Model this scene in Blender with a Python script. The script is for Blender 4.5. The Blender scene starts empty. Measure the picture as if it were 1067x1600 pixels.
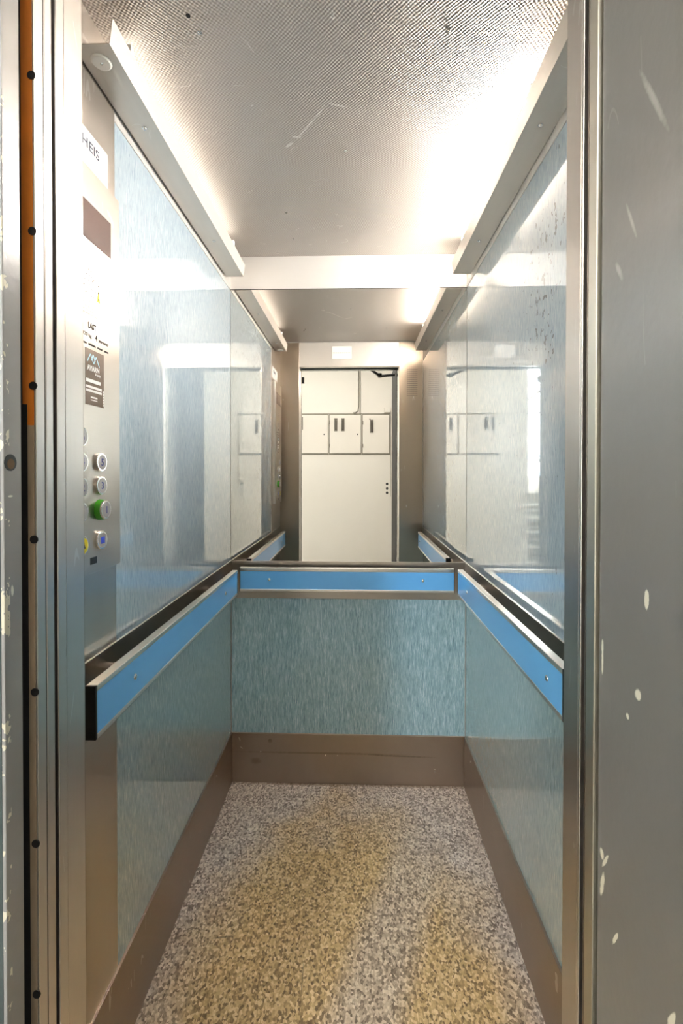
import bpy, bmesh, math, random
from mathutils import Matrix, Vector
random.seed(7)
sc = bpy.context.scene

# ---------------------------------------------------------------- camera
FPX, YAW, PIT, ROL, CY = 740.13, .0312, -.0107, .001, 746.74
CAM = Vector((.0359, -.6703, 1.2888))
def cam_axes():
    r = Vector((math.cos(YAW), math.sin(YAW), 0)); fw = Vector((-math.sin(YAW), math.cos(YAW), 0)); u = Vector((0, 0, 1))
    f2 = fw * math.cos(PIT) + u * math.sin(PIT); u2 = u * math.cos(PIT) - fw * math.sin(PIT)
    return r * math.cos(ROL) + u2 * math.sin(ROL), f2, u2 * math.cos(ROL) - r * math.sin(ROL)
r3, f3, u3 = cam_axes()
cd = bpy.data.cameras.new('camera'); cam = bpy.data.objects.new('camera', cd); sc.collection.objects.link(cam)
cd.sensor_fit = 'HORIZONTAL'; cd.sensor_width = 36; cd.lens = FPX / 1067 * 36
cd.shift_y = -(800 - CY) / 1067
cd.clip_start = .01; cd.clip_end = 50
M = Matrix.Identity(4)
for i in range(3):
    M[i][0] = r3[i]; M[i][1] = u3[i]; M[i][2] = -f3[i]; M[i][3] = CAM[i]
cam.matrix_world = M
sc.camera = cam

# ---------------------------------------------------------------- light and exposure
sc.view_settings.view_transform = 'Standard'; sc.view_settings.look = 'None'
sc.view_settings.gamma = 1; sc.view_settings.use_curve_mapping = False
sc.view_settings.exposure = 0.6
TUBE_RIGHT, TUBE_LEFT = 340.0, 4.0
LANDING_FILL, SKYLIGHT = 12.5, 42.0
sc.cycles.max_bounces = 14; sc.cycles.diffuse_bounces = 6; sc.cycles.glossy_bounces = 10
sc.cycles.sample_clamp_indirect = 40; sc.cycles.use_denoising = True
sc.cycles.caustics_reflective = True; sc.cycles.blur_glossy = 0.6
world = bpy.data.worlds.new('world'); sc.world = world; world.use_nodes = True
world.node_tree.nodes['Background'].inputs[0].default_value = (.8, .9, 1, 1)
world.node_tree.nodes['Background'].inputs[1].default_value = .6

def area(name, loc, rot, sx, sy, power, col):
    d = bpy.data.lights.new(name, 'AREA'); d.shape = 'RECTANGLE'; d.size = sx; d.size_y = sy; d.energy = power; d.color = col
    o = bpy.data.objects.new(name, d); sc.collection.objects.link(o); o.location = loc; o.rotation_euler = rot
    return o
area('landing_fill_light', (-.1, -1.55, 2.70), (0, 0, 0), .9, .5, LANDING_FILL, (1, .955, .91))  # fill for the landing, no lamp is visible there

# ---------------------------------------------------------------- materials
def lin(r, g, b):
    f = lambda c: (c / 255 / 12.92) if c / 255 <= .04045 else ((c / 255 + .055) / 1.055) ** 2.4
    return (f(r), f(g), f(b), 1)
class NT:
    def __init__(s, name):
        s.m = bpy.data.materials.new(name); s.m.use_nodes = True; s.n = s.m.node_tree.nodes; s.l = s.m.node_tree.links
        s.p = s.n['Principled BSDF']
    def add(s, t, **k):
        n = s.n.new(t)
        for a, b in k.items(): setattr(n, a, b)
        return n
    def lk(s, a, b): s.l.new(a, b)
    def coords(s, scale=(1, 1, 1), loc=(0, 0, 0)):
        tc = s.add('ShaderNodeTexCoord'); mp = s.add('ShaderNodeMapping'); s.lk(tc.outputs['Object'], mp.inputs[0])
        mp.inputs['Scale'].default_value = scale; mp.inputs['Location'].default_value = loc
        return mp.outputs[0]
    def noise(s, scale, vec=None, detail=3, rough=.5):
        n = s.add('ShaderNodeTexNoise'); n.inputs['Scale'].default_value = scale; n.inputs['Detail'].default_value = detail
        n.inputs['Roughness'].default_value = rough
        if vec is not None: s.lk(vec, n.inputs['Vector'])
        return n.outputs[0]
    def ramp(s, fac, stops):
        r = s.add('ShaderNodeValToRGB'); s.lk(fac, r.inputs[0]); e = r.color_ramp.elements
        while len(e) > 1: e.remove(e[-1])
        e[0].position, e[0].color = stops[0][0], stops[0][1] if len(stops[0][1]) == 4 else (*stops[0][1], 1)
        for p, c in stops[1:]:
            x = e.new(p); x.color = c if len(c) == 4 else (*c, 1)
        return r.outputs[0]
    def mix(s, fac, a, b):
        m = s.add('ShaderNodeMix', data_type='RGBA')
        for v, sock in ((fac, m.inputs[0]), (a, m.inputs[6]), (b, m.inputs[7])):
            if hasattr(v, 'links'): s.lk(v, sock)
            else: sock.default_value = v
        return m.outputs[2]
    def math(s, op, a, b=0.0, clamp=False):
        m = s.add('ShaderNodeMath', operation=op); m.use_clamp = clamp
        for v, sock in ((a, m.inputs[0]), (b, m.inputs[1])):
            if hasattr(v, 'links'): s.lk(v, sock)
            else: sock.default_value = v
        return m.outputs[0]
    def bump(s, h, strength=.2, dist=.001):
        b = s.add('ShaderNodeBump'); b.inputs['Strength'].default_value = strength; b.inputs['Distance'].default_value = dist
        s.lk(h, b.inputs['Height']); s.lk(b.outputs[0], s.p.inputs['Normal'])
    def xyz(s):
        tc = s.add('ShaderNodeTexCoord'); x = s.add('ShaderNodeSeparateXYZ'); s.lk(tc.outputs['Object'], x.inputs[0]); return x.outputs
    def spot(s, ax, ay, cx, cy, rx, ry, ang=0.0, soft=.35, wob=None):
        """0..1 mask of an elliptical mark lying in the plane of two coordinate sockets"""
        c, q = math.cos(ang), math.sin(ang)
        dx = s.math('SUBTRACT', ax, cx); dy = s.math('SUBTRACT', ay, cy)
        u = s.math('DIVIDE', s.math('ADD', s.math('MULTIPLY', dx, c), s.math('MULTIPLY', dy, q)), rx)
        v = s.math('DIVIDE', s.math('SUBTRACT', s.math('MULTIPLY', dy, c), s.math('MULTIPLY', dx, q)), ry)
        d = s.math('ADD', s.math('MULTIPLY', u, u), s.math('MULTIPLY', v, v))
        if wob is not None: d = s.math('ADD', d, wob)
        mr = s.add('ShaderNodeMapRange'); s.lk(d, mr.inputs[0]); mr.inputs[1].default_value = 1 + soft; mr.inputs[2].default_value = 1 - soft
        return mr.outputs[0]

def scratch_mask(t, scale=14, rot=(0, 0, 0), width=.012, keep=.62):
    """thin scratches: narrow bands of a stretched noise, kept only here and there"""
    tc = t.add('ShaderNodeTexCoord'); mp = t.add('ShaderNodeMapping'); t.lk(tc.outputs['Object'], mp.inputs[0])
    mp.inputs['Rotation'].default_value = rot; mp.inputs['Scale'].default_value = (1, 1, .12)
    n = t.noise(scale, mp.outputs[0], 1, .4)
    band = t.math('LESS_THAN', t.math('ABSOLUTE', t.math('SUBTRACT', n, .5)), width)
    k = t.math('GREATER_THAN', t.noise(scale * .55, t.coords((1, 1, 1), (3, 1, 5)), 2), keep)
    return t.math('MULTIPLY', band, k)

def steel(name, col=(.62, .585, .54, 1), rough=.27, grain=(30, 30, 900), bumps=.06, scr=True, wave=.0, metal=1.0):
    t = NT(name); t.p.inputs['Metallic'].default_value = metal
    g = t.noise(1, t.coords(grain), 3, .6); blot = t.noise(5, t.coords(), 3)
    c = t.mix(t.math('MULTIPLY', g, .35), col, (col[0] * .8, col[1] * .8, col[2] * .79, 1))
    c = t.mix(t.math('MULTIPLY', blot, .25), c, (col[0] * .82, col[1] * .79, col[2] * .75, 1))
    if scr: c = t.mix(t.math('MULTIPLY', scratch_mask(t, 20, (.5, .3, .4), .006, .64), .5), c, (.85, .83, .8, 1))
    t.lk(c, t.p.inputs['Base Color'])
    rr = t.math('ADD', t.math('MULTIPLY', g, .12), t.math('ADD', t.math('MULTIPLY', blot, .1), rough - .11))
    rr = t.math('MAXIMUM', rr, .29)
    t.lk(rr, t.p.inputs['Roughness'])
    h = t.math('ADD', g, t.math('MULTIPLY', t.noise(2.5, t.coords(), 1), wave))
    if bumps: t.bump(h, bumps, .001)
    return t.m

def plain(name, col, rough=.5, metal=0, bump=0, bscale=60, coat=0, var=.06, emit=None):
    t = NT(name); t.p.inputs['Roughness'].default_value = rough; t.p.inputs['Metallic'].default_value = metal
    n = t.noise(9, t.coords(), 3)
    t.lk(t.mix(t.math('MULTIPLY', n, 1.0), tuple(min(1, c * (1 + var)) for c in col[:3]) + (1,), tuple(c * (1 - var) for c in col[:3]) + (1,)), t.p.inputs['Base Color'])
    t.p.inputs['Coat Weight'].default_value = coat; t.p.inputs['Coat Roughness'].default_value = .05
    if bump: t.bump(t.noise(bscale, t.coords(), 3), bump, .001)
    if emit:
        t.p.inputs['Emission Color'].default_value = (*emit[0], 1); t.p.inputs['Emission Strength'].default_value = emit[1]
    return t.m

LIT_SLATE = [(.32, lin(126, 150, 166)), (.44, lin(166, 189, 204)), (.56, lin(190, 208, 219)), (.68, lin(230, 236, 241))]  # upper panels: same laminate, tube light and reflections painted into paler tones
SLATE = [(.32, lin(86, 118, 132)), (.44, lin(134, 167, 177)), (.56, lin(163, 192, 200)), (.68, lin(216, 228, 232))]
def laminate(name, spots=False, tones=SLATE):
    t = NT(name); v = t.coords((330, 330, 28)); n1 = t.noise(1, v, 3, .6)
    n2 = t.noise(1, t.coords((700, 700, 80), (7, 3, 1)), 2, .6); n3 = t.noise(2.2, t.coords(), 2)
    f = t.math('ADD', t.math('MULTIPLY', n1, .7), t.math('MULTIPLY', n2, .3))
    c = t.ramp(f, tones)
    c = t.mix(t.math('MULTIPLY', n3, .22), c, tuple(a * .97 for a in tones[1][1][:3]) + (1,))
    dash = t.math('GREATER_THAN', t.noise(1, t.coords((260, 260, 34), (2, 9, 4)), 2, .5), .735)
    c = t.mix(t.math("MULTIPLY", dash, .65), c, lin(60, 92, 108))
    if spots:
        x, y, z = t.xyz()
        m1 = t.spot(y, z, .47, 1.84, .15, .07, -.35, .9); m2 = t.spot(y, z, .50, 1.68, .10, .22, 0, .9)
        w = t.noise(1, t.coords((1, 75, 58)), 2, .5)
        k = t.math('MULTIPLY', t.math('MAXIMUM', m1, m2, True), .13)
        sp = t.math('GREATER_THAN', t.math('ADD', w, k), .755)
        c = t.mix(t.math('MULTIPLY', sp, .75), c, lin(70, 66, 62))
    t.lk(c, t.p.inputs['Base Color']); t.p.inputs['Roughness'].default_value = .42
    t.bump(n1, .05, .0004)
    # clear glass sheet over the pattern: mirror-like at a slant, weak face on
    g = t.add('ShaderNodeBsdfGlossy'); g.inputs['Color'].default_value = (.96, .96, .94, 1); g.inputs['Roughness'].default_value = .02
    lw = t.add('ShaderNodeLayerWeight'); lw.inputs[0].default_value = .5
    fr = t.math('ADD', t.math('MULTIPLY', t.math('POWER', lw.outputs['Facing'], 2.4), 1.0), .05, True)
    mx = t.add('ShaderNodeMixShader'); t.lk(fr, mx.inputs[0]); t.lk(t.p.outputs[0], mx.inputs[1]); t.lk(g.outputs[0], mx.inputs[2])
    t.lk(mx.outputs[0], t.n['Material Output'].inputs['Surface'])
    return t.m

MAT = {}
MAT['steel'] = steel('brushed_steel')
MAT['steel_panel'] = steel('brushed_steel_panel', (.62, .565, .51, 1), .26, (30, 30, 700), 0)
MAT['steel_dark'] = steel('scuffed_kick_steel', (.40, .325, .265, 1), .33, (40, 40, 700), .08)
def scuffed():
    t = NT('scuffed_kick_steel_back'); t.p.inputs['Metallic'].default_value = 1; x, y, z = t.xyz()
    n = t.noise(6, t.coords(), 4, .6); w = t.math('MULTIPLY', t.math('SUBTRACT', t.noise(90, t.coords(), 2), .5), 2.0)
    c = t.mix(n, (.43, .355, .295, 1), (.35, .285, .235, 1))
    for (cx, cz, rx, rz, a, k) in ((-.10, .128, .30, .004, 0, .35), (.22, .122, .12, .003, -.02, .5), (-.38, .09, .02, .012, 0, .4), (-.32, .175, .008, .008, 0, .5)):
        c = t.mix(t.math('MULTIPLY', t.spot(x, z, cx, cz, rx, rz, a, .7, w), k), c, (.12, .095, .075, 1))
    for (cx, cz, rx, rz, a) in ((-.448, .18, .002, .008, .4), (-.44, .145, .007, .0015, -.6), (-.36, .13, .003, .002, 0), (.36, .07, .003, .002, 0), (-.04, .12, .002, .002, 0)):
        c = t.mix(t.math('MULTIPLY', t.spot(x, z, cx, cz, rx, rz, a, .5, w), .7), c, (.85, .8, .72, 1))
    t.lk(c, t.p.inputs['Base Color']); t.lk(t.math('ADD', t.math('MULTIPLY', n, .12), .30), t.p.inputs['Roughness']); return t.m
MAT['steel_dark_back'] = scuffed()
MAT['steel_band'] = steel('steel_band', (.50, .455, .41, 1), .24, (20, 20, 900), .05, False)
MAT['steel_light'] = steel('lamp_housing_steel', (.70, .645, .585, 1), .36, (60, 8, 60), .02, metal=.6)
MAT['steel_header'] = steel('header_steel', (.76, .74, .71, 1), .36, (8, 8, 500), .06, metal=.55)
MAT['aluminium'] = steel('rail_aluminium', (.78, .75, .71, 1), .28, (60, 60, 200), 0, False)
MAT['jamb_steel'] = steel('jamb_steel', (.68, .63, .585, 1), .30, (500, 500, 14), .05)
MAT['return_steel'] = steel('return_panel_steel', (.45, .385, .32, 1), .25, (20, 20, 600), 0)
MAT['chrome'] = plain('chrome', (.82, .81, .79, 1), .1, 1)
MAT['strip_metal'] = plain('yellowed_aluminium', (.70, .66, .57, 1), .35, 1)
MAT['black'] = plain('black_plastic', (.012, .011, .01, 1), .35)
MAT['dark_gap'] = plain('dark_shaft', (.02, .018, .016, 1), .8)
MAT['blue_rail'] = plain('blue_rail_inlay', lin(104, 180, 240), .32, 0, .03, 40, .35, .03)
MAT['lamin'] = laminate('blue_streaked_laminate'); MAT['lamin_spots'] = laminate('lit_streaked_laminate_with_spots', True, LIT_SLATE); MAT['lamin_lit'] = laminate('lit_streaked_laminate', False, LIT_SLATE)
MAT['seal'] = plain('panel_joint', (.30, .29, .27, 1), .6)
MAT['white_plastic'] = plain('white_plastic', lin(232, 230, 224), .4)
MAT['paper'] = plain('white_sticker', lin(242, 242, 240), .45, var=.01)
MAT['ink'] = plain('dark_blue_ink', lin(40, 48, 70), .5); MAT['faint_ink'] = plain('faint_grey_ink', lin(205, 205, 203), .5)
MAT['engrave'] = plain('engraved_letters', lin(38, 30, 24), .8)
MAT['display'] = plain('smoked_display', lin(108, 84, 78), .12, 0, 0, 60, .6)
MAT['brown_sticker'] = plain('brown_sticker', lin(112, 92, 74), .4, var=.03)
MAT['white_ink'] = plain('white_ink', lin(245, 243, 238), .5); MAT['ice_ink'] = plain('ice_blue_ink', lin(186, 222, 232), .5)
MAT['button_face'] = plain('button_face', lin(176, 172, 172), .3, .3)
MAT['blue_ink'] = plain('blue_symbol', lin(60, 62, 130), .4); MAT['blue_lit'] = plain('blue_square', lin(20, 60, 215), .3)
MAT['green'] = plain('green_collar', lin(74, 176, 40), .3); MAT['yellow'] = plain('yellow_button', lin(246, 222, 30), .35)
MAT['landing_wall'] = plain('white_painted_wall', lin(232, 228, 221), .6, 0, .12, 55, 0, .015)
MAT['cabinet_paint'] = plain('white_cabinet_paint', lin(230, 225, 217), .45, 0, .02, 55, 0, .015)
MAT['joint_paint'] = plain('grey_joint', lin(150, 145, 132), .7)
MAT['handle'] = plain('grey_pull_handle', lin(128, 122, 112), .4, .3); MAT['handle_dark'] = plain('handle_recess', lin(74, 68, 60), .5)
MAT['landing_floor'] = plain('landing_floor', lin(150, 146, 138), .4, 0, .02)
MAT['rail_white'] = plain('white_railing_paint', lin(215, 215, 212), .4)

t = NT('mirror_silver'); t.p.inputs['Metallic'].default_value = 1; t.p.inputs['Base Color'].default_value = (.80, .775, .735, 1)
t.p.inputs['Roughness'].default_value = .0; MAT['mirror'] = t.m

t = NT('tube_glow'); t.p.inputs['Base Color'].default_value = (1, 1, 1, 1); t.p.inputs['Emission Color'].default_value = (1, .945, .885, 1)
t.p.inputs['Emission Strength'].default_value = TUBE_RIGHT; MAT['tube_r'] = t.m
t = NT('tube_glow_dim'); t.p.inputs['Base Color'].default_value = (1, 1, 1, 1); t.p.inputs['Emission Color'].default_value = (1, .93, .84, 1)
t.p.inputs['Emission Strength'].default_value = TUBE_LEFT; MAT['tube_l'] = t.m
t = NT('bright_daylight'); t.p.inputs['Base Color'].default_value = (.8, .9, 1, 1); t.p.inputs['Emission Color'].default_value = (.86, .94, 1, 1)
t.p.inputs['Emission Strength'].default_value = SKYLIGHT; MAT['daylight'] = t.m

# embossed linen steel of the ceiling: two crossed square waves
t = NT('linen_embossed_steel'); t.p.inputs['Metallic'].default_value = .6
x, y, z = t.xyz(); P = 2 * math.pi / .0088
wob = t.math('MULTIPLY', t.noise(60, t.coords(), 2), 2.0)
sx = t.math('SINE', t.math('ADD', t.math('MULTIPLY', x, P), wob)); sy = t.math('SINE', t.math('ADD', t.math('MULTIPLY', y, P), wob))
h = t.math('MULTIPLY', sx, sy)
n = t.noise(4, t.coords(), 3)
sm = t.math('MAXIMUM', scratch_mask(t, 16, (0, 0, .9), .004, .66), scratch_mask(t, 34, (0, .4, 2.2), .008, .70))
for (cx, cy, rx, ry, a) in ((-.083, .545, .07, .0022, -.93), (-.124, .592, .012, .003, .1), (-.147, .622, .014, .004, -.7), (-.01, .487, .022, .0025, .3)):
    sm = t.math('MAXIMUM', sm, t.spot(x, y, cx, cy, rx, ry, a))
c = t.mix(t.math('ADD', t.math('MULTIPLY', h, .28), .5, True), (.24, .215, .19, 1), (.70, .66, .615, 1))
c = t.mix(t.math('MULTIPLY', n, .2), c, (.42, .37, .32, 1)); c = t.mix(t.math('MULTIPLY', sm, .5), c, (.95, .93, .9, 1))
t.lk(c, t.p.inputs['Base Color']); t.p.inputs['Roughness'].default_value = .34; t.bump(h, .8, .0008); MAT['linen'] = t.m

# speckled floor with the yellowed middle
L_ = 1.2812
t = NT('speckled_vinyl'); x, y, z = t.xyz()
v1 = t.add('ShaderNodeTexVoronoi'); v1.inputs['Scale'].default_value = 190; t.lk(t.coords((1, .75, 1)), v1.inputs['Vector'])
s1 = t.add('ShaderNodeSeparateColor'); t.lk(v1.outputs['Color'], s1.inputs[0])
f = t.math('ADD', t.math('MULTIPLY', s1.outputs[0], .62), t.math('MULTIPLY', t.noise(150, t.coords(), 3, .6), .38))
g1 = t.ramp(f, [(.18, lin(116, 100, 90)), (.34, lin(160, 144, 133)), (.50, lin(196, 180, 168)), (.66, lin(218, 203, 191)), (.82, lin(243, 231, 219))])
g2 = t.ramp(f, [(.18, lin(116, 90, 58)), (.34, lin(164, 133, 90)), (.50, lin(200, 166, 115)), (.66, lin(219, 187, 136)), (.82, lin(240, 213, 167))])
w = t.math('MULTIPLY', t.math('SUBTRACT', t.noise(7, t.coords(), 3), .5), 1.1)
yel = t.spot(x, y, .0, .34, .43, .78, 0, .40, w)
daylight_lane = t.spot(x, y, .12, .60, .085, .80, -.36, .7, w)  # less yellow lane: daylight from the landing window painted into the floor
yel = t.math('MULTIPLY', yel, t.math('SUBTRACT', 1.0, t.math('MULTIPLY', daylight_lane, .55)), True)
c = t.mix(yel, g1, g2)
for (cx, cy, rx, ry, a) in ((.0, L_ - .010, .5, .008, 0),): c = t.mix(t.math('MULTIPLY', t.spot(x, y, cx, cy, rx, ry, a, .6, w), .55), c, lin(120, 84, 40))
for (cx, cy, rx, ry, a) in ((-.33, .62, .03, .003, .15), (-.36, .93, .055, .002, 1.9), (-.1, .52, .04, .0015, 1.6)):
    c = t.mix(t.math('MULTIPLY', t.spot(x, y, cx, cy, rx, ry, a), .6), c, lin(90, 74, 56))
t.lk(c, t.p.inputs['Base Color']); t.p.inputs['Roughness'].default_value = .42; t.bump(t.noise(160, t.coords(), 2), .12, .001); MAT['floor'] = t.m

# grey gloss paint of the landing door, chipped to the undercoat
def grey_paint(name, col, chips=(), edge_chips=False, smears=()):
    t = NT(name); x, y, z = t.xyz()
    w = t.math('MULTIPLY', t.math('SUBTRACT', t.noise(150, t.coords(), 2), .5), 1.6)
    n = t.noise(3, t.coords(), 2); c = t.mix(n, tuple(a * 1.06 for a in col[:3]) + (1,), tuple(a * .94 for a in col[:3]) + (1,))
    c = t.mix(t.math('MULTIPLY', scratch_mask(t, 12, (.55, 0, 0), .003, .66), .2), c, tuple(min(1, a * 1.9) for a in col[:3]) + (1,))
    for (cy, cz, ry, rz, a) in chips:
        c = t.mix(t.math('MULTIPLY', t.spot(y, z, cy, cz, ry, rz, a, .3, w), .9), c, lin(226, 220, 200))
    for (cy, cz, ry, rz, a) in smears:
        c = t.mix(t.math('MULTIPLY', t.spot(y, z, cy, cz, ry, rz, a, .9, w), .3), c, lin(205, 203, 196))
    if edge_chips:
        e = t.math('GREATER_THAN', t.noise(1, t.coords((60, 60, 45)), 3, .6), .60)
        near = t.math('LESS_THAN', y, -.1495)
        c = t.mix(t.math('MULTIPLY', e, near), c, lin(214, 205, 182))
    t.lk(c, t.p.inputs['Base Color']); t.p.inputs['Roughness'].default_value = .27
    t.p.inputs['Coat Weight'].default_value = .5; t.p.inputs['Coat Roughness'].default_value = .18
    h = t.math('ADD', t.noise(95, t.coords((1, 1, .8)), 2), t.math('MULTIPLY', t.noise(18, t.coords(), 2), 1.2)); t.bump(h, .32, .0012)
    return t.m
MAT['frame_paint'] = grey_paint('grey_frame_paint', lin(150, 146, 142), ((-.148, 1.262, .004, .0012, 0), (-.146, 1.155, .002, .006, 0)), True)
MAT['teal_paint'] = grey_paint('dark_teal_paint', lin(70, 80, 78))

# ---------------------------------------------------------------- mesh helpers
ORG = {}
def link(o):
    sc.collection.objects.link(o); return o
class MB:
    def __init__(s): s.bm = bmesh.new()
    def box(s, x0, x1, y0, y1, z0, z1):
        r = bmesh.ops.create_cube(s.bm, size=1)
        for v in r['verts']:
            v.co = Vector(((x0 + x1) / 2 + v.co.x * (x1 - x0), (y0 + y1) / 2 + v.co.y * (y1 - y0), (z0 + z1) / 2 + v.co.z * (z1 - z0)))
        return s
    def cyl(s, c, axis, r, h, seg=32, r2=None):
        """cylinder starting at c and growing h along the axis"""
        res = bmesh.ops.create_cone(s.bm, cap_ends=True, segments=seg, radius1=r, radius2=r if r2 is None else r2, depth=abs(h))
        d = {'x': Vector((1, 0, 0)), 'y': Vector((0, 1, 0)), 'z': Vector((0, 0, 1))}[axis] * (1 if h > 0 else -1)
        q = Vector((0, 0, 1)).rotation_difference(d); c = Vector(c)
        for v in res['verts']: v.co = q @ (v.co + Vector((0, 0, abs(h) / 2))) + c
        return s
    def ball(s, c, r, sc3=(1, 1, 1), seg=16):
        res = bmesh.ops.create_uvsphere(s.bm, u_segments=seg, v_segments=seg // 2, radius=r)
        for v in res['verts']: v.co = Vector((v.co.x * sc3[0], v.co.y * sc3[1], v.co.z * sc3[2])) + Vector(c)
        return s
    def prism(s, pts, axis, a, b):
        """closed outline (2D) pushed from a to b along the axis"""
        def p3(p, t):
            return {'x': (t, p[0], p[1]), 'y': (p[0], t, p[1]), 'z': (p[0], p[1], t)}[axis]
        va = [s.bm.verts.new(p3(p, a)) for p in pts]; vb = [s.bm.verts.new(p3(p, b)) for p in pts]
        s.bm.faces.new(va); s.bm.faces.new(vb[::-1]); n = len(pts)
        for i in range(n): s.bm.faces.new((va[i], vb[i], vb[(i + 1) % n], va[(i + 1) % n]))
        return s
    def tube(s, pts, r, seg=10):
        pts = [Vector(p) for p in pts]; rings = []
        for i, p in enumerate(pts):
            d = (pts[min(i + 1, len(pts) - 1)] - pts[max(i - 1, 0)]).normalized()
            a = d.orthogonal().normalized() if i == 0 else (rings_a - d * rings_a.dot(d)).normalized()
            rings_a = a; b = d.cross(a)
            rings.append([s.bm.verts.new(p + (a * math.cos(k / seg * 2 * math.pi) + b * math.sin(k / seg * 2 * math.pi)) * r) for k in range(seg)])
        for u, v in zip(rings, rings[1:]):
            for k in range(seg): s.bm.faces.new((u[k], u[(k + 1) % seg], v[(k + 1) % seg], v[k]))
        s.bm.faces.new(rings[0][::-1]); s.bm.faces.new(rings[-1])
        return s
    def build(s, name, mat, parent=None, bevel=0, smooth=False, kind=None, origin=None):
        org = Vector(origin) if origin is not None else (ORG[parent.name] if parent else Vector((0, 0, 0)))
        bmesh.ops.recalc_face_normals(s.bm, faces=s.bm.faces)
        bmesh.ops.translate(s.bm, verts=s.bm.verts, vec=-org)
        me = bpy.data.meshes.new(name); s.bm.to_mesh(me); s.bm.free()
        o = link(bpy.data.objects.new(name, me)); me.materials.append(MAT[mat] if isinstance(mat, str) else mat)
        if parent:
            o.parent = parent; ORG[o.name] = org
            if origin is not None: o.location = org - ORG[parent.name]
        else:
            o.location = org; ORG[o.name] = org
        if smooth:
            for f in me.polygons: f.use_smooth = True
            me.set_sharp_from_angle(angle=math.radians(35))
        if bevel:
            b = o.modifiers.new('bevel', 'BEVEL'); b.width = bevel; b.segments = 2; b.limit_method = 'ANGLE'; b.angle_limit = math.radians(40)
        if kind: o['kind'] = kind
        return o
def tag(o, label=None, cat=None, group=None, kind=None):
    if label: o['label'] = label
    if cat: o['category'] = cat
    if group: o['group'] = group
    if kind: o['kind'] = kind
    return o
def thing(name, loc, label, cat, group=None):
    o = link(bpy.data.objects.new(name, None)); o.location = loc; o.empty_display_size = .05; ORG[o.name] = Vector(loc)
    return tag(o, label, cat, group)
def structure(name, loc=(0, 0, 0)):
    o = link(bpy.data.objects.new(name, None)); o.location = loc; o.empty_display_size = .05; ORG[o.name] = Vector(loc); o['kind'] = 'structure'
    return o
def box(name, b, mat, parent=None, bevel=0, kind=None):
    return MB().box(*b).build(name, mat, parent, bevel, kind=kind)
def dup(o, parent, loc):
    """copy of a part (with its own sub-parts) placed at a world point"""
    c = o.copy(); link(c); c.parent = parent; c.location = Vector(loc) - ORG[parent.name]; ORG[c.name] = Vector(loc)
    for ch in list(o.children):
        g = ch.copy(); link(g); g.parent = c; g.location = ch.location
    return c
AX = {'left': ((0, 1, 0), (0, 0, 1), (1, 0, 0)), 'front': ((-1, 0, 0), (0, 0, 1), (0, 1, 0))}
def text_mesh(name, body, mat, parent, anchor, size, side='left', squeeze=1.0, align='LEFT', weight=0.0, depth=.0002):
    """flat lettering from the built-in font, lying on a wall; anchor = start of the baseline in world space"""
    cu = bpy.data.curves.new(name, 'FONT'); cu.body = body; cu.size = size; cu.align_x = align; cu.extrude = depth; cu.offset = weight
    tmp = bpy.data.objects.new('tmp', cu); link(tmp); bpy.context.view_layer.update()
    me = bpy.data.meshes.new_from_object(tmp); bpy.data.objects.remove(tmp); bpy.data.curves.remove(cu)
    X, Y, Z = (Vector(a) for a in AX[side]); org = ORG[parent.name] if parent else Vector((0, 0, 0)); a = Vector(anchor) - org
    for v in me.vertices: v.co = a + X * v.co.x * squeeze + Y * v.co.y + Z * v.co.z
    me.name = name; o = link(bpy.data.objects.new(name, me)); me.materials.clear(); me.materials.append(MAT[mat])
    if parent: o.parent = parent
    ORG[o.name] = org
    return o

W, L, H = .485, 1.2812, 2.18
ZB, ZR, ZM, ZT, ZO = .207, .769, .924, 2.042, 2.011
XL, XR = -.354, .325
YL = .341
T = .05

# ================================================================= THE CAR: floor, ceiling, walls
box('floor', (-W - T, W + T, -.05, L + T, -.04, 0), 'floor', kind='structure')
box('ceiling', (-W - T, W + T, -.045, L + T, H, H + .03), 'linen', kind='structure')
ce = bpy.data.objects['ceiling']
for (sx_, sy_) in ((-.205, .954), (-.205, 1.136), (.005, .648), (-.283, 1.249), (.30, 1.246), (-.282, .288), (.22, .30)):
    m = MB().cyl((sx_, sy_, H), 'z', .0045, -.0015, 16).ball((sx_, sy_, H - .0012), .003, (1, 1, .5)); m.build('screw', 'chrome', ce, smooth=True)
MB().cyl((-.293, .253, H), 'z', .0045, -.0008, 16).build('screw_hole', 'black', ce)

wb = box('wall_back', (-W - T, W + T, L + .004, L + T, 0, H), 'steel_header', kind='structure')
box('header_panel', (-W, W, L, L + .006, ZT + .004, H), 'steel_header', wb, .0008)
box('joint_line', (-W, W, L - .0015, L + .005, ZT, ZT + .004), 'black', wb)
box('laminate_panel', (-W + .003, W - .003, L - .0005, L + .004, ZB, ZR), 'lamin', wb)
box('steel_band', (-W, W, L - .004, L + .004, ZR, ZM), 'steel_band', wb, .001)
wl = box('wall_left', (-W - T, -W - .004, -.045, L, 0, H), 'steel_header', kind='structure')
box('laminate_panel', (-W - .004, -W, YL, L - .0025, ZM, ZT), 'lamin_lit', wl)
box('laminate_panel', (-W - .004, -W, YL, L - .0025, ZB, ZR), 'lamin', wl)
box('return_panel', (-W - .004, -W + .001, 0, YL - .002, 0, H), 'steel_panel', wl, .0005)
box('top_strip', (-W - .004, -W, YL, L, ZT + .003, H), 'steel_header', wl)
box('steel_band', (-W - .004, -W + .004, .012, L - .004, ZR, ZM), 'steel_band', wl, .001)
wr = box('wall_right', (W + .004, W + T, -.045, L, 0, H), 'steel_header', kind='structure')
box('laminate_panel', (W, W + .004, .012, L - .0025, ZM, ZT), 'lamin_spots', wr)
box('laminate_panel', (W, W + .004, .012, L - .0025, ZB, ZR), 'lamin', wr)
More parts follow.
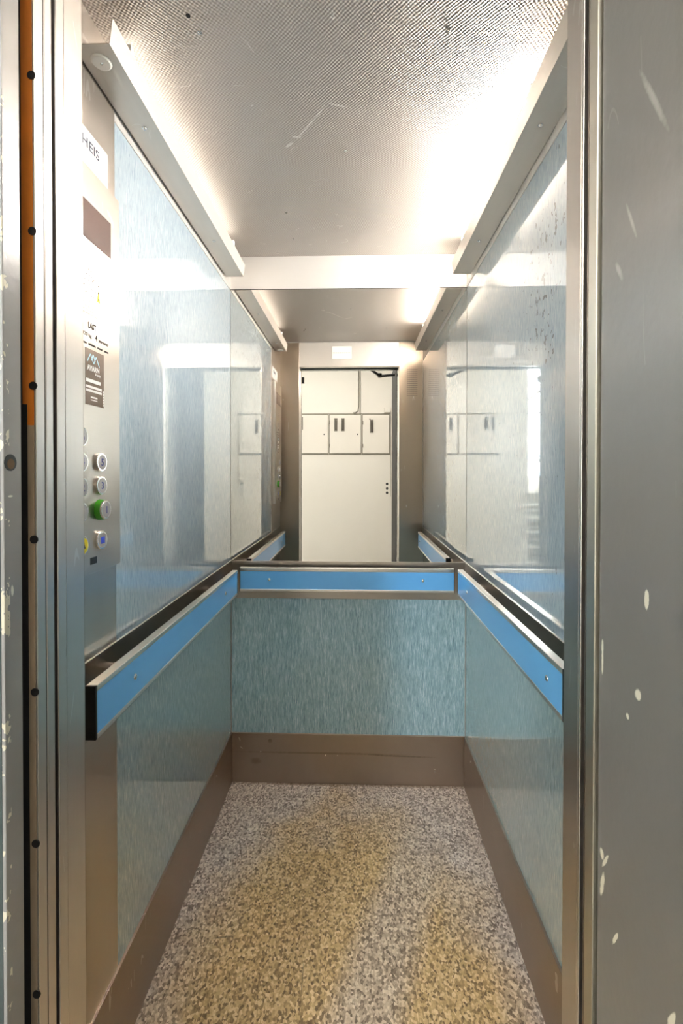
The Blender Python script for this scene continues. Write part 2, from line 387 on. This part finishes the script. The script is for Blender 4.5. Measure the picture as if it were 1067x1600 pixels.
box('top_strip', (W, W + .004, 0, L, ZT + .003, H), 'steel_header', wr)
box('steel_band', (W - .004, W + .004, .012, L - .004, ZR, ZM), 'steel_band', wr, .001)
for nm, b in (('baseboard_left', (-W - .003, -W + .006, 0, L, 0, ZB)), ('baseboard_right', (W - .006, W + .003, 0, L, 0, ZB)), ('baseboard_back', (-W + .006, W - .006, L - .006, L + .003, 0, ZB))):
    bb = box(nm, b, 'steel_dark_back' if nm.endswith('back') else 'steel_dark', kind='structure', bevel=.0015)
    if nm == 'baseboard_left': sp = [(-W + .006, 1.05 + i * 0, .17) for i in (0,)]
    elif nm == 'baseboard_right': sp = [(W - .006, 1.16, .175)]
    else: sp = [(-.09, L - .006, .12), (.36, L - .006, .06)]
    for p in sp:
        MB().ball(p, .0028).build('rivet', 'chrome', bb, smooth=True)

# front wall of the car with the door opening
wf = structure('wall_front')
box('header_panel', (XL, XR, -.046, 0, ZO, H), 'steel_header', wf, .001)
box('return_panel', (-W, XL - .0015, -.004, 0, 0, H), 'return_steel', wf, .0008)
box('jamb_core', (-W, XL, -.046, -.004, 0, H), 'jamb_steel', wf, .001)
rp = box('return_panel', (XR + .0015, W, -.004, 0, 0, H), 'return_steel', wf, .0008)
box('jamb_core', (XR, W, -.046, -.004, 0, H), 'jamb_steel', wf, .001)
m = MB()
for i in range(7):
    for j in range(14):
        m.cyl((.381 + i * .0105, .0, 1.812 + j * .0135), 'y', .0026, .0006, 8)
m.build('speaker_hole', 'black', rp)['kind'] = 'stuff'
box('joint_line', (-W, W, -.001, .0012, H - .006, H), 'seal', wf)
box('jamb_edge', (XL - .012, XL, -.063, -.046, 0, ZO), 'jamb_steel', wf, .001)
box('jamb_edge', (XR, XR + .010, -.052, -.046, 0, ZO), 'aluminium', wf, .001)

# left door edge seen close up: slot, ribbed profile with sensor holes, steel flange in the running gap with its warm reflection painted on
t1 = structure('trim_1')
box('dark_slot', (-.395, XL - .006, -.071, -.063, 0, 2.06), 'dark_gap', t1)
box('profile', (-.395, XL, -.0855, -.071, 0, 2.06), 'jamb_steel', t1, .0012)
box('profile', (-.395, XL - .0012, -.0880, -.0855, 0, 2.06), 'dark_gap', t1)
box('profile', (-.395, XL, -.1035, -.0880, 0, 2.06), 'jamb_steel', t1, .0012)
box('edge_bead', (-.358, XL + .0006, -.1050, -.1030, 0, 2.06), 'strip_metal', t1, .0006)
t = NT('flange_warm_reflection'); x, y, z = t.xyz()
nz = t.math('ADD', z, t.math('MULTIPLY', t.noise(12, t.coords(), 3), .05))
c = t.mix(t.math('GREATER_THAN', nz, 1.375), lin(172, 156, 130), lin(228, 128, 22)); c = t.mix(t.math('MULTIPLY', t.noise(25, t.coords(), 3), .35), c, lin(140, 90, 50))  # orange reflection painted on the upper part, beige steel below
t.lk(c, t.p.inputs['Base Color']); t.p.inputs['Roughness'].default_value = .5; MAT['flange_reflection'] = t.m
box('flange', (-.3700, XL - .002, -.1055, -.1035, 1.372, 2.06), 'flange_reflection', t1)
box('flange', (-.3640, XL - .002, -.1055, -.1035, 0, 1.372), 'flange_reflection', t1)
box('dark_gap', (-.42, -.3640, -.1052, -.1035, 0, 1.372), 'dark_gap', t1)
box('dark_gap', (-.42, -.3700, -.1052, -.1035, 1.372, 2.06), 'dark_gap', t1)
for k in range(8):
    zz = 1.2888 + (738.8 - (122 + 240.6 * k)) / 740 * .575
    if zz < .6: break
    MB().cyl((XL - .0025, -.1052, zz), 'y', .0050, -.0012, 20).build('sensor_hole', 'black', t1)
# right door edge
t2 = structure('trim_2')
box('dark_slot', (XR + .007, .39, -.0605, -.052, 0, 2.06), 'dark_gap', t2)
box('profile', (XR + .002, .39, -.0625, -.0600, 0, 2.06), 'steel_dark', t2)
box('dark_slot', (XR + .005, .39, -.0665, -.0625, 0, 2.06), 'black', t2)
box('profile', (XR, .39, -.087, -.0665, 0, 2.06), 'strip_metal', t2, .0012)

# ================================================================= MIRROR
mi = thing('wall_mirror', (0, L - .004, ZM), 'large wall mirror over the back handrail, reflecting the doorway and landing', 'mirror')
box('mirror_glass', (-W + .001, W - .001, L - .0035, L, ZM, ZT), 'mirror', mi)
box('backing_board', (-W + .001, W - .001, L, L + .0038, ZM, ZT), 'seal', mi)

# ================================================================= HANDRAILS
def screw_head(parent, p, axis, sgn):
    s = {'x': (.5, 1, 1), 'y': (1, .5, 1)}[axis]
    return MB().ball(p, .0062, s, 18).build('screw', 'chrome', parent, smooth=True)
def side_rail(sgn, y0, y1, z0, z1, sy, label):
    wx = sgn * W; fx = sgn * (W - .060); bx_ = sgn * (W - .040)
    r = thing('handrail', (wx, y0, z0), label, 'handrail', 'blue handrails around the car')
    q = lambda a, b: (min(a, b), max(a, b))
    box('rail_body', (*q(fx - sgn * .0 + sgn * .004, bx_), y0 + .002, y1 - .001, z0, z1), 'aluminium', r, .0012)
    box('top_lip', (*q(fx, bx_), y0 + .002, y1, z1 - .0105, z1 + .001), 'aluminium', r, .0015)
    box('bottom_lip', (*q(fx, bx_), y0 + .002, y1, z0 - .001, z0 + .0085), 'aluminium', r, .0015)
    inlay = box('blue_inlay', (*q(fx + sgn * .001, fx + sgn * .006), y0 + .003, y1 - .001, z0 + .0085, z1 - .0105), 'blue_rail', r)
    box('end_cap', (*q(fx + sgn * .0002, bx_ + sgn * .001), y0 - .004, y0 + .002, z0 - .001, z1 + .001), 'black', r, .001)
    box('end_cap', (*q(fx + sgn * .0002, bx_ + sgn * .001), y1 - .0005, y1 + .003, z0 - .001, z1 + .001), 'black', r, .001)
    for yy in sy:
        screw_head(inlay, (fx + sgn * .001, yy, (z0 + z1) / 2), 'x', sgn)
        MB().cyl((bx_ - sgn * .001, yy + (.02 if sgn < 0 else .02), (z0 + z1) / 2 + .01), 'x', .011, sgn * .038, 20).build('bracket', 'steel_band', r, smooth=True)
    return r
side_rail(-1, .155, 1.153, .814, .909, (.303, .990), 'blue handrail on the left wall below the control panel')
side_rail(1, .232, 1.155, .820, .918, (.307, 1.007), 'blue handrail on the right wall opposite the control panel')
r = thing('handrail', (0, L, .812), 'short blue handrail on the back wall below the mirror', 'handrail', 'blue handrails around the car')
y0 = L - .060; y1 = L - .040; z0, z1 = .811, .906
box('rail_body', (-.432, .425, y0 + .004, y1, z0, z1), 'aluminium', r, .0012)
box('top_lip', (-.433, .426, y0, y1, z1 - .014, z1 + .001), 'aluminium', r, .0015)
box('bottom_lip', (-.433, .426, y0, y1, z0 - .001, z0 + .0095), 'aluminium', r, .0015)
inlay = box('blue_inlay', (-.431, .424, y0 + .001, y0 + .006, z0 + .0095, z1 - .014), 'blue_rail', r)
for xx, nm in ((-.434, 'end_cap'), (.4245, 'end_cap')):
    box(nm, (xx, xx + .0025, y0 + .0002, y1 + .001, z0 - .001, z1 + .001), 'black', r)
for xx in (-.314, .302):
    screw_head(inlay, (xx, y0 + .001, .859), 'y', 1)
    MB().cyl((xx + .03, y1 - .001, .865), 'y', .011, .038, 20).build('bracket', 'steel_band', r, smooth=True)

# ================================================================= LIGHT FIXTURES
def fixture(sgn, tube_mat, ta, tb, label, screws, plug):
    ya, yb = .185, 1.207; zb = 2.068
    f = thing('light_fixture', (sgn * W, ya, zb), label, 'ceiling light', 'shielded light fixtures along the ceiling')
    xo, xi = sgn * (W - .0025), sgn * (W - .072)
    pts = [(xo, zb + .05), (xo, zb), (xi, zb), (xi - sgn * .006, zb + .046), (xi - sgn * .0045, zb + .0465), (xi + sgn * .0015, zb + .0018), (xo - sgn * .0018, zb + .0018), (xo - sgn * .0018, zb + .05)]
    h = MB().prism(pts, 'y', ya, yb).build('housing', 'steel_light', f, .0004)
    for yy in (ya + .015, yb - .2, (ya + yb) / 2):
        MB().box(*sorted((xo, sgn * (W + .0005))), yy, yy + .02, zb + .02, zb + .05).build('mounting_bracket', 'steel_light', f)
    for yy in (ta - .012, tb):
        MB().box(*sorted((xo - sgn * .004, xi + sgn * .01)), yy, yy + .012, zb + .0018, zb + .092).build('tube_holder', 'white_plastic', f, .001)
    MB().cyl((sgn * (W - .043), ta, zb + .078), 'y', .008, tb - ta, 20).build('fluorescent_tube', tube_mat, f, smooth=True)
    for (x_, y_) in screws:
        MB().cyl((x_, y_, zb), 'z', .0055, -.002, 16).ball((x_, y_, zb - .002), .0042, (1, 1, .7)).cyl((x_, y_, zb - .004), 'z', .0022, -.0015, 10).build('screw', 'chrome', f, smooth=True)
    if plug:
        p = MB().cyl((sgn * (W - .037), .222, zb), 'z', .0195, -.004, 40, .016).build('round_plug', 'white_plastic', f, smooth=True, bevel=.001)
        MB().ball((sgn * (W - .037), .222, zb - .0042), .003, (1, 1, .5)).build('pin', 'chrome', p)
    return f
fixture(-1, 'tube_l', .30, 1.10, 'steel light fixture above the left wall with a round white plug', ((-.443, .393), (-.443, .914)), True)
fixture(1, 'tube_r', .42, 1.10, 'steel light fixture above the right wall throwing a white glow', ((.446, .41), (.446, .94)), False)

# ================================================================= CONTROL PANEL
FX = -.462
cp = thing('control_panel', (-W, .2, 1.098), 'steel lift control panel with round floor buttons on the left wall', 'control panel')
m = MB().prism([(-W + .0012, .083), (FX - .004, .083), (FX, .088), (FX, .313), (FX - .004, .318), (-W + .0012, .318)], 'z', 1.098, 1.857)
face = m.build('face_plate', 'steel_panel', cp, .0008)
box('display', (FX - .001, FX + .0006, .115, .279, 1.722, 1.792), 'display', cp)
m = MB()
for (py_, pz_) in ((.199, 1.6665), (.207, 1.666), (.193, 1.656), (.202, 1.656), (.2075, 1.655), (.216, 1.652), (.2, 1.6475), (.2115, 1.6485), (.207, 1.644), (.2025, 1.6395), (.2135, 1.639), (.197, 1.633), (.2075, 1.632), (.2125, 1.6315), (.2205, 1.6325), (.2075, 1.6195), (.217, 1.62), (.186, 1.645), (.178, 1.652), (.17, 1.644), (.184, 1.634), (.176, 1.627), (.19, 1.622), (.168, 1.636)):
    m.cyl((FX, py_, pz_), 'x', .0012, .0004, 8)
m.build('speaker_hole', 'engrave', cp)['kind'] = 'stuff'
m = MB()
for zz in (1.6475, 1.634, 1.6215): m.cyl((FX, .232, zz), 'x', .0014, .0004, 8)
m.build('signal_light', 'black', cp)
MB().prism([(.2265, 1.6165), (.2395, 1.6165), (.233, 1.641)], 'x', FX, FX + .0002).build('bell_symbol', 'yellow', cp)
for k in range(5):
    m = MB(); y_ = .178
    while y_ < .228:
        w_ = random.uniform(.006, .014); m.box(FX, FX + .0002, y_, min(y_ + w_, .232), 1.608 - k * .0062, 1.6105 - k * .0062); y_ += w_ + .003
    m.build('small_print', MAT['seal'], cp)
text_mesh('engraved_text', 'LAST', 'engrave', cp, (FX + .0002, .1965, 1.5585), .0155, squeeze=.80, weight=.0006)
text_mesh('engraved_text', '320 kg', 'engrave', cp, (FX + .0002, .178, 1.5420), .0095, squeeze=1.2)
text_mesh('engraved_text', '4', 'engrave', cp, (FX + .0002, .221, 1.5405), .0165, squeeze=.8, weight=.0004)
text_mesh('engraved_text', 'personer', 'engrave', cp, (FX + .0002, .232, 1.5405), .0105, squeeze=.95)
m = MB(); y_ = .178
for w_ in (.014, .024, .018, .016):
    m.box(FX, FX + .0002, y_, y_ + w_, 1.5265, 1.5300); y_ += w_ + .006
m.build('small_print', 'engrave', cp)
st = box('brown_sticker', (FX - .0005, FX + .0004, .187, .2505, 1.4155, 1.5195), 'brown_sticker', cp)
tag(st, 'dark brown security sticker with a peaked logo')
def bar(m, a, b, w, x0):
    a, b = Vector((0, *a)), Vector((0, *b)); d = (b - a).normalized(); n = Vector((0, -d.z, d.y)) * w / 2
    m.prism([((a + n).y, (a + n).z), ((b + n).y, (b + n).z), ((b - n).y, (b - n).z), ((a - n).y, (a - n).z)], 'x', x0, x0 + .0002)
m = MB()
for i, (a, b) in enumerate((((.193, 1.4955), (.2035, 1.511)), ((.2035, 1.511), (.2145, 1.4945)), ((.2065, 1.4995), (.2125, 1.5115)), ((.2125, 1.5115), (.2195, 1.4995)), ((.2145, 1.4945), (.2225, 1.509)), ((.2225, 1.509), (.234, 1.4915)))):
    bar(m, a, b, .0026, FX + .0004 + i * .00003)
m.build('peaked_logo', 'ice_ink', st)
text_mesh('sticker_text', 'AVARN', 'white_ink', st, (FX + .0006, .1925, 1.4800), .0135, squeeze=.92, weight=.0006)
text_mesh('sticker_text', 'Security', 'white_ink', st, (FX + .0006, .219, 1.4735), .0062, squeeze=.9, weight=.0002)
m = MB(); m.box(FX + .0004, FX + .0006, .1885, .2385, 1.4575, 1.4640)
for zz in (1.4470, 1.4400): m.box(FX + .0004, FX + .0006, .188, .242, zz, zz + .0045)
m.box(FX + .0004, FX + .0006, .204, .2265, 1.4290, 1.4320); m.box(FX + .0004, FX + .0006, .204, .2265, 1.4245, 1.4260)
for k in range(6): m.box(FX + .0004, FX + .0006, .2468, .2492, 1.4185 + k * .0052, 1.4225 + k * .0052)
m.build('sticker_lines', 'white_ink', st)
box('maker_plate', (FX - .0005, FX + .0006, .200, .2225, 1.1155, 1.1285), 'black', cp)
def button(y_, z_, sym, mat='button_face', extra=0.0, collar=None):
    b = MB().cyl((FX - .0005, y_, z_), 'x', .0182, .0065 + extra, 40).build('button', 'chrome', cp, bevel=.0014, smooth=True)
    if collar: MB().cyl((FX - .0005, y_, z_), 'x', .0205, .011, 40, .0188).build('collar', collar, b, bevel=.001, smooth=True)
    fx = FX - .0005 + .0065 + extra
    MB().cyl((fx - .0005, y_, z_), 'x', .0145, .0010, 36).build('button_face', mat, b, smooth=True)
    if sym == 'open': MB().box(fx + .0004, fx + .0009, y_ - .0065, y_ + .0065, z_ - .0065, z_ + .0065).build('symbol', 'blue_lit', b)
    elif sym == 'bell':
        MB().prism([(y_ - .006, z_ - .005), (y_ + .006, z_ - .005), (y_ + .0035, z_ + .001), (y_ + .002, z_ + .007), (y_ - .002, z_ + .007), (y_ - .0035, z_ + .001)], 'x', fx + .0005, fx + .0008).build('symbol', 'black', b)
    elif sym:
        text_mesh('symbol', sym, 'blue_ink', b, (fx + .0007, y_ - .0002, z_ - .0068), .0195, align='CENTER', weight=.0004)
    return b
for (y_, z_, s_) in ((.233, 1.309, '5'), (.233, 1.264, '3'), (.168, 1.354, '6'), (.168, 1.308, '4'), (.168, 1.262, '2')): button(y_, z_, s_)
button(.233, 1.217, '1', extra=.008, collar='green'); button(.168, 1.217, None)
button(.233, 1.158, 'open'); button(.168, 1.156, 'bell', 'yellow')

sg = thing('company_sign', (-W + .001, .215, 1.879), 'white company sticker above the control panel reading NHEIS', 'sign')
box('sign_board', (-W + .001, -W + .0018, .118, .309, 1.879, 1.950), 'paper', sg)
text_mesh('sign_text', 'NHEIS', 'ink', sg, (-W + .0021, .1880, 1.9150), .0265, squeeze=1.24, weight=.0002)
m = MB()
for y_, w_, z_ in ((.212, .008, 1.9045), (.224, .014, 1.9045), (.246, .006, 1.9045), (.262, .018, 1.9045), (.212, .012, 1.8945), (.230, .010, 1.8945), (.246, .016, 1.8945)):
    m.box(-W + .0018, -W + .0020, y_, y_ + w_, z_, z_ + .005)
m.build('sign_small_print', 'faint_ink', sg)

sg = thing('notice_sign', (-.0625, 0, 2.063), 'small white notice on the steel header over the doorway, seen in the mirror', 'sign')
box('sign_board', (-.129, .004, 0, .003, 2.063, 2.147), 'paper', sg, .0005)
m = MB(); x_ = -.008
for w_ in (.012, .010, .008, .010, .012, .009, .010, .013):
    m.box(x_ - w_, x_, .003, .0034, 2.099, 2.108); x_ -= w_ + .0045
m.build('sign_small_print', 'faint_ink', sg)

# ================================================================= THE LANDING, behind the camera and seen in the mirror
LY = -2.6
box('floor_landing', (-2.4, 1.7, -4.1, -.05, -.06, 0), 'landing_floor', kind='structure')
box('ceiling_landing', (-2.4, 1.7, -4.1, -.105, 3.4, 3.45), 'landing_wall', kind='structure')
wm = box('wall_landing', (-1.154, 1.7, LY - .1, LY, 0, 3.4), 'landing_wall', kind='structure')
box('wall_landing_right', (1.6, 1.7, LY, -.14, 0, 3.4), 'landing_wall', kind='structure')
box('wall_landing_left', (-2.5, -2.4, -4.1, -.14, 0, 3.4), 'landing_wall', kind='structure')
ws = structure('wall_shaft')
box('wall_plaster', (-2.4, -.46, -.30, -.125, 0, 3.4), 'landing_wall', ws)
box('wall_plaster', (.40, 1.6, -.30, -.125, 0, 3.4), 'landing_wall', ws)
box('wall_plaster', (-.46, .40, -.155, -.112, 2.06, 3.4), 'landing_wall', ws)
wn = structure('wall_stair')
for b in ((-2.4, -2.08, -4.1, -4.0, 0, 3.4), (-1.42, -1.154, -4.1, -4.0, 0, 3.4), (-2.08, -1.42, -4.1, -4.0, 0, 1.2), (-2.08, -1.42, -4.1, -4.0, 3.2, 3.4), (-1.154, -1.06, -4.1, LY - .1, 0, 3.4)):
    box('wall_plaster', b, 'landing_wall', wn)
w1 = structure('window_1')
box('window_pane', (-2.08, -1.42, -4.06, -4.05, 1.2, 3.2), 'daylight', w1)
for b in ((-2.08, -2.04, -4.05, -4.01, 1.2, 3.2), (-1.46, -1.42, -4.05, -4.01, 1.2, 3.2), (-2.04, -1.46, -4.05, -4.01, 1.2, 1.24), (-2.04, -1.46, -4.05, -4.01, 3.16, 3.2), (-2.04, -1.46, -4.05, -4.01, 2.18, 2.21)):
    box('window_frame', b, 'rail_white', w1)
# stairs and railings in front of the window
stair = structure('floor_stair')
for k in range(6):
    box('step', (-2.4, -1.16, -2.75 - k * .2, -2.75 - (k + 1) * .2, 0, .17 * (k + 1)) if False else (-2.4, -1.16, -2.75 - (k + 1) * .2, -2.75 - k * .2, .0, .17 * (k + 1)), 'landing_floor', stair)
    box('nosing', (-2.4, -1.16, -2.752 - k * .2, -2.745 - k * .2, .17 * (k + 1) - .025, .17 * (k + 1) + .001), 'rail_white', stair)
rl = thing('stair_railing', (-1.5, -3.95, 0), 'pale stair railing with slanting rails in front of the landing window', 'railing')
m = MB().tube([(-2.35, -3.9, 2.95), (-1.2, -3.9, 2.05)][::-1], .018); m.build('handrail_bar', 'handle', rl, smooth=True)
MB().tube([(-2.35, -3.88, 1.0), (-1.2, -3.88, 1.95)], .018).build('handrail_bar', 'rail_white', rl, smooth=True)
for k in range(7):
    xx = -2.3 + k * .17
    MB().tube([(xx, -3.9, .9), (xx, -3.9, 2.94 - (xx + 2.35) * .78)], .006, 8).build('baluster', 'rail_white', rl, smooth=True)

# unseen lamp and housing, added to brighten the landing
lp = thing('added_landing_lamp', (-.1, -1.55, 3.4), 'unseen flat white lamp added to brighten the landing outside the lift', 'ceiling light')
for x_ in (-.45, .25): MB().tube([(x_, -1.55, 3.4), (x_, -1.55, 2.75)], .005).build('suspension', 'white_plastic', lp)
box('added_lamp_housing', (-.58, .38, -1.82, -1.28, 2.705, 2.75), 'white_plastic', lp, .004)

# trim around the electrical cupboards
tr = structure('trim_3')
for b in ((-1.154, .452, LY, LY + .004, 2.010, 2.018), (-.80, .452, LY, LY + .004, 1.512, 1.519), (.452, .457, LY, LY + .006, 1.0, 2.05)):
    box('trim_line', b, 'joint_paint', tr)
def cabinet(x0, x1, z0, z1, label, hx, hz, lock, hinge):
    c = thing('electrical_cabinet', ((x0 + x1) / 2, LY, z0), label, 'cabinet', 'electrical cabinets on the landing wall')
    box('cabinet_body', (x0, x1, LY, LY + .006, z0, z1), 'joint_paint', c)
    d = box('cabinet_door', (x0 + .008, x1 - .008, LY + .006, LY + .022, z0 + .010, z1 - .012), 'cabinet_paint', c, .002)
    for x_ in hx:
        h = box('pull_handle', (x_ - .020, x_ + .020, LY + .022, LY + .028, hz - .080, hz + .080), 'handle', d, .003)
        MB().tube([(x_, LY + .027, hz - .062), (x_, LY + .048, hz - .050), (x_, LY + .048, hz + .050), (x_, LY + .027, hz + .062)], .008).build('grip', 'handle_dark', h, smooth=True)
        for s_ in (-1, 1):
            MB().ball((x_, LY + .029, hz + s_ * .072), .004).build('screw', 'chrome', h, smooth=True)
    for (x_, z_) in lock: MB().cyl((x_, LY + .022, z_), 'y', .008, .003, 14).build('lock', 'black', d)
    for z_ in hinge: box('hinge', (x0 + .006, x0 + .014, LY + .020, LY + .028, z_ - .022, z_ + .022), 'handle', c)
    return c
cabinet(-.790, -.306, 1.519, 2.008, 'white electrical cabinet door left of the double-handled one', (-.640, -.722), 1.895, ((-.36, 1.76),), ())
cabinet(-.300, .098, 1.519, 2.008, 'white electrical cabinet door with two grey pull handles', (-.216, -.129), 1.878, ((.05, 1.76),), (1.91, 1.62))
cabinet(.106, .446, 1.519, 2.008, 'white electrical cabinet door right of the double-handled one, one tilted handle', (.222,), 1.858, ((.200, 1.946),), (1.90, 1.62))
cb = MB().tube([(.062, LY + .008, 3.2), (.062, LY + .008, 2.10), (.055, LY + .010, 2.05), (.03, LY + .016, 2.028), (-.005, LY + .02, 2.020)], .008)
tag(cb.build('cable', 'joint_paint', None, smooth=True), 'pale cable running down the landing wall to the cabinets', 'cable')
cb = MB().tube([(.082, LY + .006, 3.2), (.082, LY + .006, 2.02)], .006)
tag(cb.build('conduit', 'joint_paint', None, smooth=True), 'thin grey conduit beside the pale cable above the cabinets', 'conduit')
for z_ in (1.154, 1.099, 1.044):
    tag(MB().cyl((.413, LY, z_), 'y', .016, .004, 20).build('key_switch', 'black', None), {1.154: 'top one of three small black key switches on the landing wall', 1.099: 'middle one of three small black key switches on the landing wall', 1.044: 'bottom one of three small black key switches on the landing wall'}[z_], 'switch', 'key switches on the landing wall')
so = thing('wall_socket', (-.962, LY, 1.46), 'small white socket on the landing wall left of the cabinets', 'socket')
box('socket_plate', (-1.0, -.925, LY, LY + .012, 1.46, 1.54), 'white_plastic', so, .002); box('socket_insert', (-.985, -.955, LY + .012, LY + .015, 1.475, 1.525), 'handle', so)
cv = thing('wall_conduit_box', (.40, LY, 2.05), 'white junction box at the right end of the cabinet row', 'junction box')
box('box_body', (.375, .452, LY, LY + .03, 2.024, 2.085), 'cabinet_paint', cv, .002); box('box_lid', (.380, .447, LY + .03, LY + .034, 2.029, 2.080), 'landing_wall', cv)

# landing door frame, leaf and closer
tf = structure('trim_4')
fl = box('frame_post', (-.46, XL, -.158, -.130, 0, 2.06), 'frame_paint', tf, .001)
box('frame_post', (-.46, XL - .004, -.1585, -.1583 + .0002, 0, 2.06), 'teal_paint', tf)
box('frame_lintel', (-.46, .40, -.158, -.112, ZO + .004, 2.062), 'teal_paint', tf)
hp = MB().cyl((XL + .0004, -.1480, 1.300), 'x', .0095, -.0012, 28).build('latch_hole', 'black', fl)
MAT['recess'] = plain('brown_latch_recess', lin(92, 66, 34), .7)
MB().cyl((XL + .0006, -.1475, 1.2985), 'x', .0058, -.0006, 24).build('latch_recess', 'recess', hp)
box('lock_bracket', (XL, -.336, -.156, -.134, 1.925, 1.968), 'black', tf)

t = None
chips = ((-.181, 1.160, .0035, .010, 0), (-.168, 1.057, .005, .006, .5), (-.150, 1.025, .0025, .003, 0), (-.099, 1.083, .0022, .009, 0), (-.099, 1.064, .002, .014, 0), (-.101, .835, .004, .006, 0), (-.108, .832, .0022, .013, .5), (-.102, .800, .0035, .016, .2), (-.130, .762, .002, .012, .45), (-.222, .775, .003, .013, .4))
MAT['leaf_paint'] = grey_paint('grey_door_paint', lin(118, 115, 111), chips, smears=((-.185, 1.662, .003, .04, -.45), (-.150, 1.560, .002, .02, -.4), (-.128, 1.515, .003, .012, -.5)))
d1 = structure('door_1')
ang = math.atan2(.021, .84)
m = MB().prism([(.329, -.090), (.347, -.95), (.387, -.949), (.369, -.090)], 'z', .01, 2.155)
leaf = m.build('door_leaf', 'leaf_paint', d1, .002)
MAT['added_dark'] = plain('leaf_darkening', lin(26, 23, 19), .8)
MB().prism([(.3305, -.27), (.3465, -.948), (.3480, -.948), (.3355, -.27)], 'z', .012, 2.153).build('added_dark_sheet', 'added_dark', d1)  # invented sheet, added only to darken the leaf as mirrored
dc = thing('door_closer', (.25, -.36, 2.06), 'dark folding door closer arm at the top of the landing door', 'door closer')
MB().tube([(.102, -.17, 2.052), (.215, -.42, 2.032)], .010).build('closer_arm', 'black', dc)
MB().tube([(.215, -.42, 2.030), (.330, -.40, 2.035)], .010).build('closer_arm', 'black', dc)
MB().cyl((.215, -.42, 2.02), 'z', .016, .03, 16).build('closer_joint', 'black', dc)
